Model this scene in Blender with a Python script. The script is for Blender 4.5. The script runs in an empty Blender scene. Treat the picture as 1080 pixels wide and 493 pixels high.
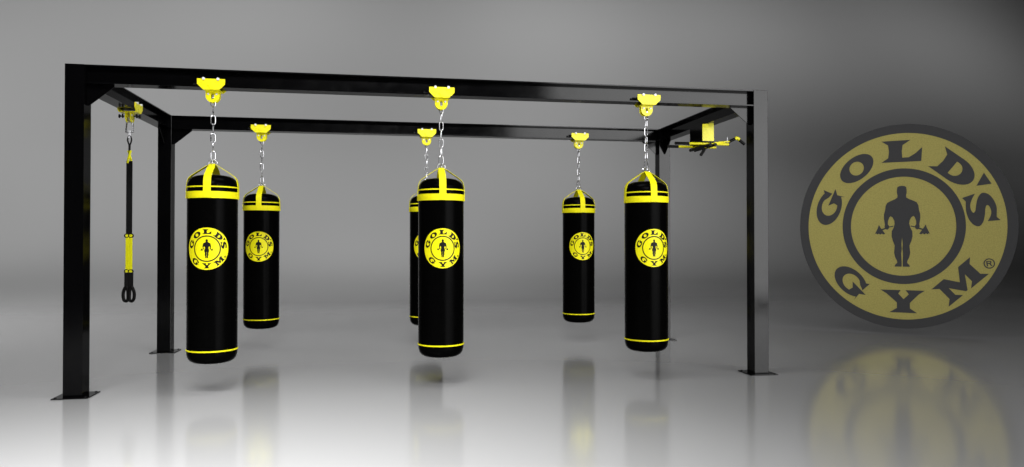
import bpy, bmesh, math, random
from mathutils import Vector, Matrix
from mathutils.geometry import tessellate_polygon
random.seed(7)
PI = math.pi
scene = bpy.context.scene
COL = scene.collection

# ------------------------------------------------------------------ measures
H = 2.6            # post height
L = 5.915          # frame length (x)
D = 2.464          # frame depth (y)
W = 0.14           # post / flange width
HB = 0.147         # beam height
ZB = H - HB        # underside of the beams
YF, YB = W / 2, D - W / 2
BAGX = (1.080, 2.929, 4.768)

# ------------------------------------------------------------------ materials
def new_mat(name):
    m = bpy.data.materials.new(name); m.use_nodes = True
    nt = m.node_tree
    b = nt.nodes['Principled BSDF']
    return m, nt, b

def mat(name, col, rough=0.5, metal=0.0, spec=0.5, var=0.08, scale=30.0, bump=0.0, bscale=300.0, rvar=0.06, coat=0.0, croug=0.05):
    m, nt, b = new_mat(name)
    tc = nt.nodes.new('ShaderNodeTexCoord')
    n = nt.nodes.new('ShaderNodeTexNoise'); n.inputs['Scale'].default_value = scale; n.inputs['Detail'].default_value = 5
    nt.links.new(tc.outputs['Object'], n.inputs['Vector'])
    r = nt.nodes.new('ShaderNodeValToRGB')
    lo = [max(0, c * (1 - var)) for c in col]; hi = [min(1, c * (1 + var)) for c in col]
    r.color_ramp.elements[0].position = .3; r.color_ramp.elements[1].position = .7
    r.color_ramp.elements[0].color = (*lo, 1); r.color_ramp.elements[1].color = (*hi, 1)
    nt.links.new(n.outputs['Fac'], r.inputs['Fac']); nt.links.new(r.outputs['Color'], b.inputs['Base Color'])
    mr = nt.nodes.new('ShaderNodeMapRange')
    mr.inputs['From Min'].default_value = .3; mr.inputs['From Max'].default_value = .7
    mr.inputs['To Min'].default_value = max(0, rough - rvar); mr.inputs['To Max'].default_value = rough + rvar
    nt.links.new(n.outputs['Fac'], mr.inputs['Value']); nt.links.new(mr.outputs['Result'], b.inputs['Roughness'])
    b.inputs['Metallic'].default_value = metal
    b.inputs['Specular IOR Level'].default_value = spec
    b.inputs['Coat Weight'].default_value = coat; b.inputs['Coat Roughness'].default_value = croug
    if bump:
        n2 = nt.nodes.new('ShaderNodeTexNoise'); n2.inputs['Scale'].default_value = bscale; n2.inputs['Detail'].default_value = 3
        nt.links.new(tc.outputs['Object'], n2.inputs['Vector'])
        bp = nt.nodes.new('ShaderNodeBump'); bp.inputs['Strength'].default_value = bump; bp.inputs['Distance'].default_value = .002
        nt.links.new(n2.outputs['Fac'], bp.inputs['Height']); nt.links.new(bp.outputs['Normal'], b.inputs['Normal'])
    return m

def steel_mat(name, base, a=.04, p=8.0, rough=.1, nscale=9, matte=None):
    """dark lacquer: diffuse base under a thin glossy layer whose strength rises late towards grazing angles"""
    m, nt, b = new_mat(name); N = nt.nodes; K = nt.links.new
    out = N['Material Output']; N.remove(b)
    df = N.new('ShaderNodeBsdfDiffuse'); df.inputs['Color'].default_value = (*base, 1)
    gl = N.new('ShaderNodeBsdfGlossy'); gl.inputs['Color'].default_value = (1, 1, 1, 1)
    tc = N.new('ShaderNodeTexCoord'); nz = N.new('ShaderNodeTexNoise'); nz.inputs['Scale'].default_value = nscale; nz.inputs['Detail'].default_value = 6
    K(tc.outputs['Object'], nz.inputs['Vector'])
    mr = N.new('ShaderNodeMapRange'); mr.inputs['From Min'].default_value = .3; mr.inputs['From Max'].default_value = .7
    mr.inputs['To Min'].default_value = rough * .8; mr.inputs['To Max'].default_value = rough * 1.25
    K(nz.outputs['Fac'], mr.inputs['Value']); K(mr.outputs['Result'], gl.inputs['Roughness'])
    lw = N.new('ShaderNodeLayerWeight'); lw.inputs['Blend'].default_value = .5
    pw = N.new('ShaderNodeMath'); pw.operation = 'POWER'; pw.inputs[1].default_value = p
    K(lw.outputs['Facing'], pw.inputs[0])
    mu = N.new('ShaderNodeMath'); mu.operation = 'MULTIPLY_ADD'; mu.inputs[1].default_value = 1 - a; mu.inputs[2].default_value = a
    K(pw.outputs[0], mu.inputs[0])
    if matte:          # the sheet turns from polished floor to matt paper between two distances
        sp = N.new('ShaderNodeSeparateXYZ'); K(tc.outputs['Object'], sp.inputs[0])
        fd = N.new('ShaderNodeMapRange'); fd.interpolation_type = 'SMOOTHERSTEP'; fd.inputs['From Min'].default_value = matte[0]; fd.inputs['From Max'].default_value = matte[1]
        fd.inputs['To Min'].default_value = 1; fd.inputs['To Max'].default_value = 0
        K(sp.outputs['Y'], fd.inputs['Value'])
        m2 = N.new('ShaderNodeMath'); m2.operation = 'MULTIPLY'; K(mu.outputs[0], m2.inputs[0]); K(fd.outputs['Result'], m2.inputs[1]); mu = m2
    mx = N.new('ShaderNodeMixShader'); K(mu.outputs[0], mx.inputs['Fac']); K(df.outputs[0], mx.inputs[1]); K(gl.outputs[0], mx.inputs[2])
    K(mx.outputs[0], out.inputs['Surface'])
    return m

M = {}
M['floor'] = steel_mat('polished_grey_floor', (.36, .36, .36), .05, 4.0, .125, nscale=.8, matte=(3.0, 14.0))
M['wall'] = M['floor']
M['steel'] = steel_mat('black_lacquered_steel', (.0016, .0016, .0018), .020, 8.0, .12)
M['vinyl'] = steel_mat('black_vinyl', (.001, .001, .001), .0015, 9.0, .25)
M['yellow'] = mat('yellow_webbing', (.86, .79, .006), rough=.55, spec=.15, var=.05, scale=60, bump=.15, bscale=700)
M['ypaint'] = mat('yellow_paint', (.86, .79, .006), rough=.3, spec=.35, var=.04, scale=30)
M['decal'] = mat('yellow_print', (.86, .79, .006), rough=.4, spec=.2, var=.04, scale=50)
M['lime'] = mat('lime_webbing', (.90, .86, .008), rough=.6, spec=.15, var=.06, scale=60, bump=.2, bscale=700)
M['print'] = mat('black_print', (.006, .006, .006), rough=.5, spec=.15, var=.1)
M['chain'] = mat('zinc_steel', (.62, .62, .64), rough=.28, metal=1, var=.06, scale=80)
M['bolt'] = mat('pale_plastic', (.75, .75, .78), rough=.35, var=.05)
M['rubber'] = mat('black_rubber', (.004, .004, .004), rough=.45, spec=.12, var=.2, scale=80, bump=.2, bscale=400)
M['web'] = mat('black_webbing', (.007, .007, .007), rough=.7, spec=.15, var=.25, scale=120, bump=.3, bscale=600)
M['gold'] = mat('dull_gold_print', (.445, .39, .12), rough=.65, spec=.12, var=.13, scale=75)
M['charcoal'] = mat('charcoal_board', (.066, .066, .068), rough=.7, spec=.1, var=.06, scale=120)

# ------------------------------------------------------------------ helpers
def obj(name, bm, m, parent=None, smooth=False, loc=None, rotz=0.0):
    me = bpy.data.meshes.new(name)
    bmesh.ops.recalc_face_normals(bm, faces=bm.faces)
    bm.to_mesh(me); bm.free()
    if smooth:
        for p in me.polygons: p.use_smooth = True
        me.set_sharp_from_angle(angle=math.radians(40))
    me.materials.append(m)
    o = bpy.data.objects.new(name, me); COL.objects.link(o)
    if parent: o.parent = parent
    if loc: o.location = loc
    o.rotation_euler.z = rotz
    return o

def thing(name, label, cat, loc=(0, 0, 0), rotz=0.0, group=None):
    o = bpy.data.objects.new(name, None); COL.objects.link(o)
    o.empty_display_size = .1
    o.location = loc; o.rotation_euler = (0, 0, rotz)
    o['label'] = label; o['category'] = cat
    if group: o['group'] = group
    return o

def dup(root, loc, rotz, label):
    r = root.copy(); COL.objects.link(r); r.location = loc; r.rotation_euler = (0, 0, rotz); r['label'] = label
    def rec(src, dst):
        for ch in list(src.children):
            if ch == dst: continue
            c = ch.copy(); COL.objects.link(c); c.parent = dst
            rec(ch, c)
    rec(root, r)
    return r

def box(bm, x0, x1, y0, y1, z0, z1, bev=0.0):
    r = bmesh.ops.create_cube(bm, size=1.0)
    vs = r['verts']
    bmesh.ops.scale(bm, vec=(x1 - x0, y1 - y0, z1 - z0), verts=vs)
    bmesh.ops.translate(bm, vec=((x0 + x1) / 2, (y0 + y1) / 2, (z0 + z1) / 2), verts=vs)
    if bev:
        es = list({e for v in vs for e in v.link_edges})
        bmesh.ops.bevel(bm, geom=es, offset=bev, segments=2, profile=.5, affect='EDGES')
    return bm

def prism(bm, poly, t, M4):
    """extrude a 2d polygon (u,v) by t along w, mapped by the matrix M4"""
    a = [bm.verts.new(M4 @ Vector((p[0], p[1], 0))) for p in poly]
    b = [bm.verts.new(M4 @ Vector((p[0], p[1], t))) for p in poly]
    n = len(poly)
    bm.faces.new(a[::-1]); bm.faces.new(b)
    for i in range(n):
        bm.faces.new((a[i], a[(i + 1) % n], b[(i + 1) % n], b[i]))
    return bm

def XZ(y):   # polygon u->x, v->z, extrusion toward +y from y
    return Matrix(((1, 0, 0, 0), (0, 0, 1, y), (0, 1, 0, 0), (0, 0, 0, 1)))
def YZ(x):   # polygon u->y, v->z, extrusion toward +x from x
    return Matrix(((0, 0, 1, x), (1, 0, 0, 0), (0, 1, 0, 0), (0, 0, 0, 1)))

def tube(bm, pts, r, seg=10, closed=False, caps=True, flat=None):
    """sweep a circle (or an ellipse flat=(ra,rb,ref)) along pts"""
    pts = [Vector(p) for p in pts]; n = len(pts); rings = []
    prev = None
    for i, p in enumerate(pts):
        if closed: t = (pts[(i + 1) % n] - pts[i - 1]).normalized()
        elif i == 0: t = (pts[1] - pts[0]).normalized()
        elif i == n - 1: t = (pts[-1] - pts[-2]).normalized()
        else: t = ((pts[i + 1] - p).normalized() + (p - pts[i - 1]).normalized()).normalized()
        if prev is None:
            up = Vector((0, 0, 1)) if abs(t.z) < .9 else Vector((0, 1, 0))
            if flat: up = Vector(flat[2])
            a = (up - t * up.dot(t)).normalized()
        else:
            a = (prev - t * prev.dot(t)).normalized()
        prev = a
        b = t.cross(a)
        ra, rb = (flat[0], flat[1]) if flat else (r, r)
        rings.append([bm.verts.new(p + a * ra * math.cos(2 * PI * k / seg) + b * rb * math.sin(2 * PI * k / seg)) for k in range(seg)])
    m = n if closed else n - 1
    for i in range(m):
        A, B = rings[i], rings[(i + 1) % n]
        for k in range(seg):
            bm.faces.new((A[k], A[(k + 1) % seg], B[(k + 1) % seg], B[k]))
    if caps and not closed:
        bm.faces.new(rings[0][::-1]); bm.faces.new(rings[-1])
    return bm

def lathe(bm, prof, seg=64, close_ends=True):
    rings = []
    for r, z in prof:
        rings.append([bm.verts.new((r * math.cos(2 * PI * k / seg), r * math.sin(2 * PI * k / seg), z)) for k in range(seg)])
    for i in range(len(prof) - 1):
        A, B = rings[i], rings[i + 1]
        for k in range(seg):
            bm.faces.new((A[k], A[(k + 1) % seg], B[(k + 1) % seg], B[k]))
    if close_ends:
        bm.faces.new(rings[0][::-1]); bm.faces.new(rings[-1])
    return bm

def ringband(bm, r0, r1, z0, z1, seg=72):
    """a hoop: closed rectangular section turned round z"""
    prof = [(r0, z0), (r1, z0 + .001), (r1 + .0008, (z0 + z1) / 2), (r1, z1 - .001), (r0, z1)]
    return lathe(bm, prof + [prof[0]], seg, False)

def smooth_path(P, n=8, closed=False):
    """Catmull-Rom through 2d/3d points"""
    P = [Vector(p) for p in P]; out = []; N = len(P)
    for i in range(N if closed else N - 1):
        p1, p2 = P[i], P[(i + 1) % N]
        p0 = P[i - 1] if (closed or i > 0) else p1 * 2 - p2
        p3 = P[(i + 2) % N] if (closed or i < N - 2) else p2 * 2 - p1
        for k in range(n):
            t = k / n
            out.append(.5 * ((2 * p1) + (p2 - p0) * t + (2 * p0 - 5 * p1 + 4 * p2 - p3) * t * t + (3 * p1 - p0 - 3 * p2 + p3) * t ** 3))
    if not closed: out.append(P[-1])
    return out

# ------------------------------------------------------------------ emblem drawing (2d outlines, unit = outer radius)
def arc(cx, cy, a, b, t0, t1, n=22):
    return [(cx + a * math.cos(math.radians(t0 + (t1 - t0) * i / n)), cy + b * math.sin(math.radians(t0 + (t1 - t0) * i / n))) for i in range(n + 1)]

# every letter: list of shapes, each shape = list of loops (first the outline, then holes); height 1; (.., width)
def letter_shapes():
    S = {}
    S['L'] = ([[[(0, 1), (1.28, 1), (.94, .78), (.9, .5), (.92, .2), (1.2, .2), (1.5, .38), (1.78, .64), (1.74, .0), (0, 0), (.3, .2), (.34, .5), (.3, .8)]]], 1.78)
    S['O'] = ([[arc(.85, .5, .85, .52, 0, 360, 44)[:-1], arc(.85, .5, .33, .31, 0, 360, 32)[:-1]]], 1.7)
    g_out = arc(.8, .5, .8, .52, 48, 318, 36)
    g = g_out + [(1.44, .0), (1.42, .34), (1.66, .5), (.86, .56), (1.04, .36), (1.0, .22)] + arc(.85, .5, .42, .33, 290, 62, 26) + [(1.2, .66), (1.42, .56), (1.46, .98)]
    S['G'] = ([[g]], 1.66)
    d = [(0, 1), (.9, 1)] + arc(.9, .5, .8, .5, 88, -88, 24) + [(.9, 0), (0, 0), (.28, .2), (.32, .5), (.28, .8)]
    dh = [(.76, .78), (.86, .78)] + arc(.86, .5, .30, .28, 86, -86, 16) + [(.86, .22), (.76, .22)]
    S['D'] = ([[d, dh]], 1.7)
    S["'"] = ([[[(0, .95), (.52, .95), (.3, .45)]]], .52)
    def sm(p): return [(v.x, v.y) for v in smooth_path([(x, y, 0) for x, y in p], 4)]
    s = [(1.26, 1.04)] + sm([(1.18, .60), (1.04, .73), (.86, .81), (.66, .80), (.58, .73), (.68, .65), (.92, .57), (1.18, .44), (1.30, .27), (1.2, .10), (.96, -.01), (.66, -.03), (.42, .01), (.25, .05)])
    s += [(.08, -.04)] + sm([(.04, .44), (.2, .30), (.40, .18), (.60, .15), (.74, .20), (.68, .29), (.48, .37), (.22, .50), (.08, .68), (.18, .88), (.44, 1.0), (.74, 1.03), (.98, .97), (1.10, .94)])
    S['S'] = ([[s]], 1.32)
    S['Y'] = ([[[(0, 1), (.86, 1), (.76, .84), (.98, .6), (1.2, .82), (1.06, 1), (1.86, 1), (1.6, .82), (1.24, .44), (1.24, .2), (1.54, 0), (.38, 0), (.7, .2), (.7, .44), (.26, .84)]]], 1.86)
    S['M'] = ([[[(0, 0), (.78, 0), (.56, .2), (.56, .58), (.98, .04), (1.06, .04), (1.44, .6), (1.44, .2), (1.2, 0), (2.14, 0), (1.9, .22), (1.88, .8), (2.1, 1), (1.46, 1), (1.06, .48), (.68, 1), (0, 1), (.26, .8), (.26, .22)]]], 2.1)
    r = [(0, 1), (.6, 1)] + arc(.6, .73, .28, .27, 80, -70, 10) + [(.95, 0), (.7, 0), (.44, .44), (.22, .44), (.22, 0), (0, 0)]
    rh = [(.22, .82), (.55, .82)] + arc(.55, .73, .12, .1, 70, -70, 8) + [(.22, .63)]
    S['R'] = ([[r, rh]], .95)
    return S
LET = letter_shapes()

def placed(ch, ang, rad, hgt, rot, wscale=1.0):
    shapes, w = LET[ch]; out = []
    a = math.radians(ang); cx, cy = rad * math.cos(a), rad * math.sin(a); r = math.radians(rot)
    for sh in shapes:
        out.append([[(cx + (math.cos(r) * (x - w / 2) * wscale - math.sin(r) * (y - .5)) * hgt,
                      cy + (math.sin(r) * (x - w / 2) * wscale + math.cos(r) * (y - .5)) * hgt) for x, y in loop] for loop in sh])
    return out

def ann(r1, r0, n=96):
    return [[arc(0, 0, r1, r1, 0, 360, n)[:-1], arc(0, 0, r0, r0, 0, 360, n)[:-1]]]

LETTERS = [('G', 163.6, .727, .231, 71), ('O', 126.1, .723, .218, 37.5), ('L', 90, .735, .211, 0), ('D', 49.1, .717, .235, -39),
           ("'", 30.2, .765, .235, -59), ('S', 12.7, .712, .242, -76),
           ('G', 229, .739, .230, -42), ('Y', 270, .735, .220, 0), ('M', 313.5, .735, .220, 43)]
def letter_polys():
    res = [(c, placed(c, a, r, h, t)) for c, a, r, h, t in LETTERS]
    return res
def registered():
    cx, cy = .838 * math.cos(math.radians(-25)), .838 * math.sin(math.radians(-25))
    sh = [[[(cx + x, cy + y) for x, y in lp] for lp in s] for s in ann(.048, .038, 32)]
    R = placed('R', -25, .838, .05, 8)
    return sh + R

def mirror(pts): return [(-x, y) for x, y in pts[::-1]]
half = [(0, .500), (.025, .497), (.045, .484), (.049, .455), (.050, .425), (.043, .395), (.046, .372), (.072, .355), (.118, .335), (.150, .318),
        (.166, .285), (.172, .235), (.184, .190), (.184, .145), (.174, .085), (.178, .060), (.170, .035), (.150, .026), (.134, .040), (.130, .066), (.144, .085),
        (.142, .120), (.128, .160), (.116, .172), (.096, .160), (.078, .125), (.074, .090), (.086, .045), (.104, .010), (.106, -.045), (.094, -.095), (.074, -.145),
        (.078, -.185), (.082, -.220), (.072, -.270), (.052, -.310), (.050, -.330), (.072, -.352), (.078, -.372), (.006, -.372), (.005, -.320), (.009, -.230), (.003, -.180), (.007, -.130), (.0, -.055)]
def figure_polys():
    h = [(x * .909, (y - .064) * .909) for x, y in half]
    left = [(-x, y) for x, y in h[1:-1]][::-1]
    body = [[h + left]]
    wr = [(.215, .016), (.226, -.018), (.254, -.078), (.242, -.070), (.230, -.081), (.217, -.072), (.203, -.082), (.188, -.072), (.172, -.081), (.156, -.074), (.180, -.040), (.200, -.012)]
    bar = [(.150, -.012), (.195, -.028), (.192, -.042), (.146, -.027)]
    bar2 = [(.080, .006), (.126, -.004), (.126, -.014), (.080, -.004)]
    out = body
    for p in (wr, bar, bar2):
        out = out + [[p]] + [[mirror(p)]]
    return out

def flat_mesh(bm, shapes, sx, sy, off, strip=None, thick=0.0):
    """fill 2d shapes at (s,h); optional cuts in narrow strips so the sheet can be bent"""
    for sh in shapes:
        loops = [[Vector((x * sx, y * sy, 0)) for x, y in lp] for lp in sh]
        flatv = [v for lp in loops for v in lp]
        vs = [bm.verts.new((v.x, v.y, off)) for v in flatv]
        for t in tessellate_polygon(loops):
            if len({*t}) < 3: continue
            try:
                bm.faces.new([vs[i] for i in t])
            except ValueError: pass
    bmesh.ops.recalc_face_normals(bm, faces=bm.faces)
    for f in bm.faces:
        if f.normal.z < 0: f.normal_flip()
    if strip:
        k = -.4
        while k < .4:
            g = list(bm.verts) + list(bm.edges) + list(bm.faces)
            bmesh.ops.bisect_plane(bm, geom=g, plane_co=(k, 0, 0), plane_no=(1, 0, 0), dist=1e-6)
            k += strip
    return bm

def mesh_noflip(name, bm, m, parent, smooth=False):
    me = bpy.data.meshes.new(name); bm.to_mesh(me); bm.free(); me.materials.append(m)
    if smooth:
        for p in me.polygons: p.use_smooth = True
    o = bpy.data.objects.new(name, me); COL.objects.link(o); o.parent = parent
    return o

# ------------------------------------------------------------------ the setting
def struct(name, bm, m):
    o = obj(name, bm, m, smooth=True); o['kind'] = 'structure'; return o
X0, X1 = -50.0, 80.0
YW, RC = 9.0, 32.0       # start of the sweep, radius of the sweep
bm = bmesh.new()
vs = [bm.verts.new(p) for p in ((X0, -16, 0), (X1, -16, 0), (X1, YW, 0), (X0, YW, 0))]; bm.faces.new(vs)
struct('studio_floor', bm, M['floor'])
bm = bmesh.new(); prof = [(YW + RC * math.sin(a * PI / 80), RC - RC * math.cos(a * PI / 80)) for a in range(41)]
rows = [[bm.verts.new((X0, y, z)), bm.verts.new((X1, y, z))] for y, z in prof]
for a, b in zip(rows, rows[1:]): bm.faces.new((a[0], a[1], b[1], b[0]))
struct('backdrop', bm, M['wall'])

# ------------------------------------------------------------------ the steel frame
frame = thing('training_frame', 'large open black steel frame of four box posts and I-section beams', 'frame')
for px, py in ((0, 0), (L - W, 0), (0, D - W), (L - W, D - W)):
    bm = bmesh.new(); box(bm, px, px + W, py, py + W, .0085, H, .0025)
    post = obj('post', bm, M['steel'], frame)
    c = .06
    bm = bmesh.new(); box(bm, px - c, px + W + c, py - c, py + W + c, 0, .008, .001)
    for sx in (-1, 1):
        for sy in (-1, 1):
            x, y = px + W / 2 + sx * .106, py + W / 2 + sy * .106
            tube(bm, [(x, y, .0075), (x, y, .014)], .009, 6)
    obj('base_plate', bm, M['steel'], post)

def ibeam(bm, a, b, axis, pos):
    tf, tw = .011, .009
    def seg(c0, c1, z0, z1):
        if axis == 'x': box(bm, a, b, pos + c0, pos + c1, z0, z1, .0008)
        else: box(bm, pos + c0, pos + c1, a, b, z0, z1, .0008)
    e = .0015
    seg(e, W - e, H - tf - e, H - e); seg(e, W - e, ZB, ZB + tf); seg(W / 2 - tw / 2, W / 2 + tw / 2, ZB + tf - .001, H - tf - e + .001)
for axis, a, b, pos in (('x', W, L - W, 0), ('x', W, L - W, D - W), ('y', W, D - W, 0), ('y', W, D - W, L - W)):
    bm = bmesh.new(); ibeam(bm, a, b, axis, pos)
    obj('beam', bm, M['steel'], frame)
gl, gh, gt = .195, .165, .010
for y in (YF, YB):
    for s, x in ((1, W), (-1, L - W)):
        bm = bmesh.new(); prism(bm, [(x, ZB), (x + s * gl, ZB), (x + s * gl, ZB - .012), (x + s * .012, ZB - gh), (x, ZB - gh)], gt, XZ(y - gt / 2))
        obj('gusset', bm, M['steel'], frame)
for x in (W / 2, L - W / 2):
    for s, y in ((1, W), (-1, D - W)):
        bm = bmesh.new(); prism(bm, [(y, ZB), (y + s * gl, ZB), (y + s * gl, ZB - .012), (y + s * .012, ZB - gh), (y, ZB - gh)], gt, YZ(x - gt / 2))
        obj('gusset', bm, M['steel'], frame)

# ------------------------------------------------------------------ beam trolleys
def make_trolley(label):
    """origin: middle of the beam's underside; the plates clasp the bottom flange"""
    t = thing('beam_trolley', label, 'trolley', group='yellow trolleys clamped on the beams')
    plate = [(-.107, .068), (.107, .068), (.107, .024), (.062, -.020), (-.062, -.020), (-.107, .024)]
    for y, nm in ((-.082, 1), (.074, -1)):
        bm = bmesh.new(); prism(bm, plate, .008, XZ(y))
        bmesh.ops.recalc_face_normals(bm, faces=bm.faces)
        bmesh.ops.bevel(bm, geom=list(bm.edges), offset=.002, segments=2, affect='EDGES')
        pl = obj('side_plate', bm, M['ypaint'], t)
        for sx in (-1, 1):
            bm = bmesh.new()
            ys = (y - .005, y + .02) if nm < 0 else (y - .012, y + .013)
            tube(bm, [(sx * .055, ys[0], .066), (sx * .055, ys[1], .066)], .011, 14)
            obj('roller', bm, M['bolt'], pl, smooth=True)
    bm = bmesh.new()
    box(bm, -.062, .062, -.074, .074, -.020, -.012, .001)
    obj('cross_plate', bm, M['ypaint'], t)
    u = [(-.054, -.0205)] + [(-.054, -.055)] + arc(0, -.058, .054, .054, 180, 360, 16)[1:-1] + [(.054, -.055), (.054, -.0205)]
    slot = arc(0, -.062, .013, .024, 0, 360, 16)[:-1]
    for y in (-.026, .018):
        bm = bmesh.new()
        loops = [[Vector((p[0], p[1], 0)) for p in u], [Vector((p[0], p[1], 0)) for p in slot]]
        fl = u + slot
        A = [bm.verts.new((p[0], y, p[1])) for p in fl]; B = [bm.verts.new((p[0], y + .008, p[1])) for p in fl]
        for tri in tessellate_polygon(loops):
            bm.faces.new([A[i] for i in tri]); bm.faces.new([B[i] for i in tri])
        for lp0, ln in ((0, len(u)), (len(u), len(slot))):
            for i in range(ln):
                j = (i + 1) % ln
                bm.faces.new((A[lp0 + i], A[lp0 + j], B[lp0 + j], B[lp0 + i]))
        h = obj('hanger_plate', bm, M['ypaint'], t)
        if y < 0:
            for sx in (-1, 1):
                bm = bmesh.new(); tube(bm, [(sx * .032, y - .008, -.045), (sx * .032, y - .0002, -.045)], .0075, 10)
                obj('bolt', bm, M['bolt'], h, smooth=True)
    bm = bmesh.new(); tube(bm, [(0, -.032, -.078), (0, .032, -.078)], .006, 10)
    obj('hanging_pin', bm, M['chain'], t, smooth=True)
    bm = bmesh.new(); tube(bm, [(-.106, -.0, .03), (-.135, -.0, .03)], .007, 10); tube(bm, [(-.135, 0, .03), (-.15, 0, .03)], .017, 12)
    box(bm, -.112, -.1, -.074, .074, .02, .04, .001)
    obj('locking_knob', bm, M['rubber'], t, smooth=True)
    return t

# ------------------------------------------------------------------ punching bags
RB = .193
CHAIN_TOP, CHAIN_BOT = ZB - .078, 1.866
def make_bag(label):
    t = thing('punching_bag', label, 'punching bag', group='black punching bags hanging in two rows')
    bm = bmesh.new()
    prof = [(.001, .236), (.06, .2365), (.12, .239), (.15, .247), (.172, .262), (.186, .284), (.192, .312), (RB, .345), (RB, .6), (RB, 1.0), (RB, 1.4), (RB, 1.655),
            (.191, 1.675), (.186, 1.693), (.176, 1.711), (.160, 1.727), (.135, 1.740), (.10, 1.748), (.06, 1.752), (.001, 1.754)]
    lathe(bm, prof, 72); obj('bag_body', bm, M['vinyl'], t, smooth=True)
    bm = bmesh.new(); ringband(bm, RB - .004, RB + .0055, 1.556, 1.612); obj('top_band', bm, M['yellow'], t, smooth=True)
    bm = bmesh.new(); ringband(bm, RB - .004, RB + .0025, 1.642, 1.654); obj('piping', bm, M['yellow'], t, smooth=True)
    bm = bmesh.new(); ringband(bm, RB - .004, RB + .004, .339, .352); obj('piping', bm, M['yellow'], t, smooth=True)
    # four webbing straps from the ring down to the band
    path = smooth_path([(.014, 0, 1.842), (.05, 0, 1.821), (.10, 0, 1.788), (.145, 0, 1.757), (.176, 0, 1.730), (.193, 0, 1.695), (.1985, 0, 1.66), (.2005, 0, 1.62), (.2015, 0, 1.56)], 6)
    for q in range(4):
        a = q * PI / 2 - PI / 2
        bm = bmesh.new(); hw = .029; th = .0032
        rings = []
        for i, p in enumerate(path):
            d = (path[min(i + 1, len(path) - 1)] - path[max(i - 1, 0)]).normalized(); nrm = Vector((-d.z, 0, d.x)) * -1
            if nrm.x < 0: nrm = -nrm
            s = .72 + .28 * min(1, i / 10)
            ring = []
            for yy, tt in ((-hw * s, -th / 2), (-hw * s, th / 2), (0, th / 2 + .0006), (hw * s, th / 2), (hw * s, -th / 2)):
                v = Vector((p.x, 0, p.z)) + nrm * tt + Vector((0, yy, 0))
                if p.x > .19 and True:   # wrap the strap on the round bag
                    v.x -= (p.x - math.sqrt(max(p.x ** 2 - yy * yy, 0)))
                ring.append(bm.verts.new((v.x * math.cos(a) - v.y * math.sin(a), v.x * math.sin(a) + v.y * math.cos(a), v.z)))
            rings.append(ring)
        for A, B in zip(rings, rings[1:]):
            for k in range(5): bm.faces.new((A[k], A[(k + 1) % 5], B[(k + 1) % 5], B[k]))
        bm.faces.new(rings[0][::-1]); bm.faces.new(rings[-1])
        obj('strap', bm, M['yellow'], t, smooth=True)
    # rings under the chain
    bm = bmesh.new(); tube(bm, [(.032 * math.cos(2 * PI * k / 24), 0, 1.853 + .024 * math.sin(2 * PI * k / 24)) for k in range(24)], .0055, 8, closed=True)
    obj('hanging_ring', bm, M['chain'], t, smooth=True)
    bm = bmesh.new(); tube(bm, [(0, .032 * math.cos(2 * PI * k / 24), 1.851 + .024 * math.sin(2 * PI * k / 24)) for k in range(24)], .005, 8, closed=True)
    obj('hanging_ring', bm, M['chain'], t, smooth=True)
    # chain
    n = 7; wr = .0046; top = CHAIN_TOP + .012; bot = CHAIN_BOT + .002
    ln = (top - bot + (n - 1) * 2.1 * wr) / n; hw = .0165
    for i in range(n):
        zc = top - ln / 2 - i * (ln - 2.1 * wr)
        st = ln / 2 - hw - wr; st = max(st, .004)
        pp = [(hw * math.cos(math.radians(d)), st + hw * math.sin(math.radians(d))) for d in range(0, 181, 22)]
        pp += [(-x, -y) for x, y in pp]
        ang = math.radians(14 + 90 * (i % 2) + random.uniform(-9, 9))
        bm = bmesh.new(); tube(bm, [(x * math.cos(ang), x * math.sin(ang), zc + y) for x, y in pp], wr, 8, closed=True)
        obj('chain_link', bm, M['chain'], t, smooth=True)
    # printed emblem bent round the bag
    RE, ZE = .166, 1.157
    def bent(shapes, k, off, name, m, par):
        bm = bmesh.new(); flat_mesh(bm, shapes, RE * k, RE * k, 0, strip=.012)
        for v in bm.verts:
            s, h = v.co.x, v.co.y; r = RB + off
            v.co = (r * math.sin(s / RB), -r * math.cos(s / RB), ZE + h)
        return mesh_noflip(name, bm, m, par)
    K = 1 / .911
    disc = [[arc(0, 0, 1, 1, 0, 360, 96)[:-1]]]
    em = bent(disc, 1, .0012, 'emblem', M['decal'], t)
    bent(ann(.625, .570), 1, .0022, 'emblem_ring', M['print'], em)
    for c, p in letter_polys(): bent(p, K, .0022, 'letter', M['print'], em)
    bent(registered()[:1], K, .0022, 'trademark_ring', M['print'], em)
    bent(registered()[1:], K, .0022, 'trademark_letter', M['print'], em)
    bent(figure_polys(), K * 1.02, .0022, 'athlete_figure', M['print'], em)
    return t

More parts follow.
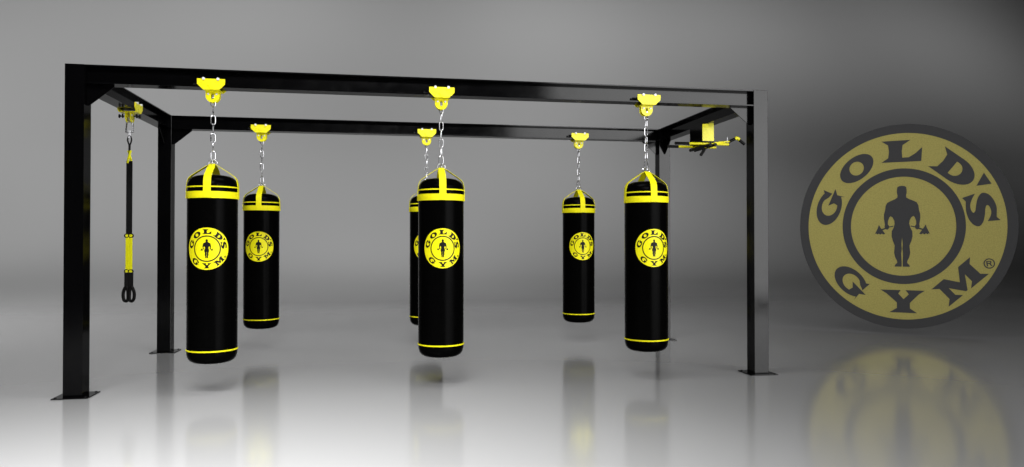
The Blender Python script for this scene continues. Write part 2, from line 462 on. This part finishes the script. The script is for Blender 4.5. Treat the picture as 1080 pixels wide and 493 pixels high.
bag_labels = {
 (0, 0): 'black punching bag in the front row, nearest the left front post',
 (1, 0): 'black punching bag in the middle of the front row, hiding most of another',
 (2, 0): 'black punching bag in the front row, nearest the pull-up bar',
 (0, 1): 'smaller-looking black punching bag in the back row, nearest the left posts',
 (1, 1): 'black punching bag mostly hidden behind the middle bag of the front row',
 (2, 1): 'black punching bag in the back row, hanging alone left of the rear right post'}
tro_labels = {
 (0, 0): 'yellow trolley on the front beam holding the chain of the left bag',
 (1, 0): 'yellow trolley on the front beam holding the chain of the middle bag',
 (2, 0): 'yellow trolley on the front beam holding the chain of the right bag',
 (0, 1): 'small yellow trolley on the rear beam holding the left rear bag',
 (1, 1): 'small yellow trolley on the rear beam above the half-hidden bag',
 (2, 1): 'small yellow trolley on the rear beam holding the right rear bag'}
proto_b = proto_t = None
for j, y in enumerate((YF, YB)):
    for i, x in enumerate(BAGX):
        if proto_b is None:
            proto_b = make_bag(bag_labels[(i, j)]); proto_b.location = (x, y, 0)
            proto_t = make_trolley(tro_labels[(i, j)]); proto_t.location = (x, y, ZB - .002)
        else:
            dup(proto_b, (x, y, 0), 0, bag_labels[(i, j)])
            dup(proto_t, (x, y, ZB - .002), 0, tro_labels[(i, j)])
side_tro = dup(proto_t, (W / 2, D / 2, ZB - .002), PI / 2, 'yellow trolley on the left side beam holding the black suspension strap')

for s in (-1, 1):
    bm = bmesh.new(); tube(bm, [(0, s * .032, -.052), (0, s * .085, -.052)], .006, 10); tube(bm, [(0, s * .062, -.030), (0, s * .062, -.068)], .008, 10); tube(bm, [(0, s * .085, -.052), (0, s * .094, -.052)], .018, 12)
    obj('wing_screw', bm, M['rubber'], side_tro, smooth=True)

# ------------------------------------------------------------------ suspension trainer
tr = thing('suspension_trainer', 'black and yellow suspension strap with two hand loops under the left side beam', 'suspension strap', (W / 2, D / 2, 0), math.radians(-12))
bm = bmesh.new()
ringp = [(-.022, 2.362), (-.012, 2.385), (.012, 2.385), (.022, 2.362), (.022, 2.345), (-.022, 2.345)]
tube(bm, [(x, 0, z) for x, z in smooth_path([(a, b) for a, b in ringp], 4, True)], .005, 8, closed=True)
obj('swivel_ring', bm, M['chain'], tr, smooth=True)
bm = bmesh.new(); cp = smooth_path([(-.022, 2.345), (.022, 2.345), (.034, 2.262), (.030, 2.248), (-.030, 2.248), (-.034, 2.262)], 4, True)
tube(bm, [(x, 0, z) for x, z in cp], .0065, 8, closed=True); obj('carabiner', bm, M['chain'], tr, smooth=True)
bm = bmesh.new(); box(bm, -.012, .012, -.006, .006, 2.19, 2.262, .003); obj('anchor_tab', bm, M['bolt'], tr, smooth=True)
bm = bmesh.new(); cp = smooth_path([(-.006, 2.215), (.006, 2.215), (.018, 2.185), (.016, 2.16), (.004, 2.13), (-.004, 2.13), (-.016, 2.16), (-.018, 2.185)], 4, True)
tube(bm, [(x, 0, z) for x, z in cp], .007, 8, closed=True); obj('rope_loop', bm, M['web'], tr, smooth=True)
bm = bmesh.new(); tube(bm, [(0, 0, 2.132), (0, 0, 2.04)], 0, 12, flat=(.011, .006, (1, 0, 0))); obj('anchor_strap', bm, M['web'], tr, smooth=True)
bm = bmesh.new()
for s in (-1, 1):
    tube(bm, smooth_path([(s * -.016, s * .004, 2.075), (0, s * .004, 2.03), (s * .019, s * .004, 1.955)], 5), 0, 12, flat=(.011, .004, (1, 0, 0)))
obj('strap_joint', bm, M['lime'], tr, smooth=True)
for s in (-1, 1):
    bm = bmesh.new(); box(bm, s * .0148 - .0143, s * .0148 + .0143, -.004, .004, 1.27, 1.975, .002); sp = obj('strap', bm, M['web'], tr)
    bm = bmesh.new(); box(bm, s * .0165 - .016, s * .0165 + .016, -.006, .006, .92, 1.285, .003); obj('adjuster_strap', bm, M['lime'], tr)
    for z in (1.268, .93):
        bm = bmesh.new(); tube(bm, [(s * .02 + .022 * math.cos(2 * PI * k / 20), -.002, z + .017 * math.sin(2 * PI * k / 20)) for k in range(20)], .0055, 8, closed=True)
        obj('buckle', bm, M['rubber'], tr, smooth=True)
    bm = bmesh.new()
    v = [(s * .020, .917), (s * .022, .80)]
    box(bm, s * .0215 - .0205, s * .0215 + .0205, -.006, .006, .775, .918, .003); obj('lower_strap', bm, M['web'], tr)
    bm = bmesh.new(); box(bm, s * .026 - .008, s * .026 + .008, -.007, .007, .768, .79, .002); obj('loop_tab', bm, M['yellow'], tr)
    bm = bmesh.new(); cp = smooth_path([(s * .026, .785), (s * .047, .75), (s * .054, .705), (s * .046, .662), (s * .026, .650), (s * .008, .662), (s * .006, .705), (s * .010, .75)], 5, True)
    tube(bm, [(x, 0, z) for x, z in cp], 0, 10, closed=True, flat=(.015, .014, (1, 0, 0))); obj('hand_loop', bm, M['rubber'], tr, smooth=True)

# ------------------------------------------------------------------ pull-up station on the right side beam
pu = thing('pull_up_bar', 'yellow and black multi-grip pull-up bar bolted under the right side beam', 'pull-up bar', (0, 0, 0))
bx0, bx1, by0, by1, bz0, bz1 = 5.722, 5.852, .975, 1.290, 2.262, ZB - .0005
bm = bmesh.new(); box(bm, bx0, bx1, by0 + .007, by1, bz0, bz1, .001); obj('bracket', bm, M['steel'], pu)
bm = bmesh.new()
prism(bm, [(bx0 + .002, bz0 + .004), (bx1 - .001, bz0 + .004), (bx1 - .001, bz1 + .03), (bx1 - .06, bz1 - .004), (bx0 + .002, bz1 - .012)], .006, XZ(by0))
obj('front_plate', bm, M['ypaint'], pu)
bm = bmesh.new(); box(bm, bx0 - .003, bx1 + .003, by0 - .004, by1 + .003, bz0 - .014, bz0 - .0005, .001); obj('clamp_plate', bm, M['rubber'], pu)
def bar(name, pts, r, m, parent=pu):
    bm = bmesh.new(); tube(bm, pts, r, 14); return obj(name, bm, m, parent, smooth=True)
zb = 2.236
b1 = bar('cross_bar', [(5.575, .985, zb), (6.02, .985, zb)], .0135, M['ypaint'])
bar('grip', [(5.425, .985, zb), (5.578, .985, zb)], .0155, M['rubber'], b1)
bar('end_cap', [(6.02, .985, zb), (6.026, .985, zb)], .015, M['rubber'], b1)
b2 = bar('cross_bar', [(5.563, 1.24, zb), (6.0, 1.24, zb)], .0135, M['ypaint'])
bar('grip', [(5.45, 1.24, zb), (5.566, 1.24, zb)], .0155, M['rubber'], b2)
for xx in (5.745, 5.80):
    bar('parallel_grip', [(xx, .83, zb - .026), (xx, 1.33, zb - .026)], .0165, M['rubber'])
a1 = bar('wing_arm', [(5.86, .985, zb + .012), (6.03, .985, zb + .032)], .009, M['ypaint'])
bar('wing_stop', [(6.005, .985, zb + .02), (6.005, .985, zb + .075)], .006, M['bolt'], a1)
bar('grip', [(6.03, .985, zb + .032), (6.10, .985, zb + .064)], .0155, M['rubber'], a1)
bar('elbow', smooth_path([(6.09, .985, zb + .060), (6.115, .985, zb + .070), (6.14, .985, zb + .052)], 4), .0175, M['ypaint'], a1)
bar('grip', [(6.135, .985, zb + .055), (6.20, .985, zb + .004)], .0155, M['rubber'], a1)
a2 = bar('wing_arm', [(5.76, 1.20, zb - .012), (5.76, .985, zb - .03), (5.742, .955, zb - .052)], .0135, M['ypaint'])
bar('grip', [(5.744, .958, zb - .050), (5.69, .945, zb - .125)], .0155, M['rubber'], a2)

# ------------------------------------------------------------------ the big round emblem
EC = Vector((9.056, 2.249, 1.411)); ET = -.701; RW, RH = 1.242, 1.325
sg = thing('round_emblem', 'large round gold and charcoal emblem board upright at the right of the steel frame', 'emblem', (EC.x, EC.y, 0), ET)
def board(shapes, off, name, m, par, thick=0.0):
    bm = bmesh.new(); flat_mesh(bm, shapes, RW, RH, 0)
    for v in bm.verts: v.co = (v.co.x, -off, EC.z + v.co.y)
    return mesh_noflip(name, bm, m, par)
bm = bmesh.new()
ring = arc(0, 0, RW, RH, 0, 360, 160)[:-1]
prism(bm, [(x, y + EC.z) for x, y in ring], .03, XZ(0.0)); bk = obj('backing_disc', bm, M['charcoal'], sg, smooth=True)
fc = board([[arc(0, 0, .911, .911, 0, 360, 140)[:-1]]], .002, 'gold_face', M['gold'], sg)
board(ann(.566, .484, 120), .004, 'inner_ring', M['charcoal'], fc)
for c, p in letter_polys(): board(p, .004, 'letter', M['charcoal'], fc)
board(registered(), .004, 'trademark_sign', M['charcoal'], fc)
board(figure_polys(), .004, 'athlete_figure', M['charcoal'], fc)

# ------------------------------------------------------------------ camera
cam_d = bpy.data.cameras.new('camera'); cam = bpy.data.objects.new('camera', cam_d); COL.objects.link(cam)
FPX, YAW, PITCH, ROLL = 761.877, .1716, .01081, -.00042
cam_d.sensor_fit = 'HORIZONTAL'; cam_d.sensor_width = 36; cam_d.lens = 36 * FPX / 1080
cam.location = (2.47201, -6.11788, 1.21477)
cam.rotation_euler = (PI / 2 + PITCH, 0, -YAW)
cam_d.clip_end = 200; cam_d.clip_start = .05
scene.camera = cam

# ------------------------------------------------------------------ light
w = bpy.data.worlds.new('World'); scene.world = w; w.use_nodes = True
bg = w.node_tree.nodes['Background']; bg.inputs['Color'].default_value = (1, 1, 1, 1); bg.inputs['Strength'].default_value = .005
def area(name, loc, target, sx, sy, watts, spread=180, col=(1, 1, 1)):
    d = bpy.data.lights.new(name, 'AREA'); d.shape = 'RECTANGLE'; d.size = sx; d.size_y = sy; d.energy = watts; d.color = col
    d.spread = math.radians(spread)
    o = bpy.data.objects.new(name, d); COL.objects.link(o); o.location = loc
    o.rotation_euler = (Vector(target) - Vector(loc)).to_track_quat('-Z', 'Y').to_euler()
    return o
area('key_light', (1.6, -3.7, 5.6), (1.6, -3.3, 0), 1.8, 1.0, 165, spread=75)
area('key_light', (1.6, -4.2, 5.0), (1.6, -3.0, 0), 2.4, 1.2, 45, spread=150)
area('front_fill', (2.2, -7.6, 6.6), (2.5, 2.4, 2.3), 1.6, 1.2, 50, spread=50)  # added fill, brightens the yellow trolleys of the rear beam
area('key_light', (-0.5, -3.4, 5.6), (-.5, -3.0, 0), 1.5, 1.0, 92, spread=85)
area('overhead_light', (3.0, -0.6, 6.2), (3.0, .6, 0), 2.4, 1.8, 120)
area('floor_fill', (-5, 4, 8.0), (-5, 5, 0), 3, 3, 221, spread=90)  # added lamp that lifts the left side of the floor
area('floor_fill', (13, 1, 9), (13, 1, 0), 3, 3, 55, spread=100)  # added lamp, lifts the right floor and thins the emblem's reflection
for x, e in ((-10, 298), (2, 283), (12, 50)):
    area('floor_fill', (x, 9, 12), (x, 17, 0), 6, 4, e, spread=100)
for x, e in ((-24, 1143), (-14, 266), (-6, 530), (10, 793), (38, 111)):
    area('backdrop_light', (x, 16, 17), (x, 30, 6), 8, 4, e, spread=130)
for x, e in ((-16, 160), (-4, 277), (12, 315), (24, 235), (38, 190)):
    area('backdrop_light', (x, 26, 20), (x, 38, 14), 10, 4, e, spread=120)
area('side_softbox', (8.9, -6.6, 3.3), (5.0, 1.0, 2.4), 7, 6.4, 235, spread=90)

scene.view_settings.view_transform = 'Standard'; scene.view_settings.look = 'None'
scene.view_settings.exposure = 0; scene.view_settings.gamma = 1
scene.render.engine = 'CYCLES'
scene.cycles.use_denoising = True
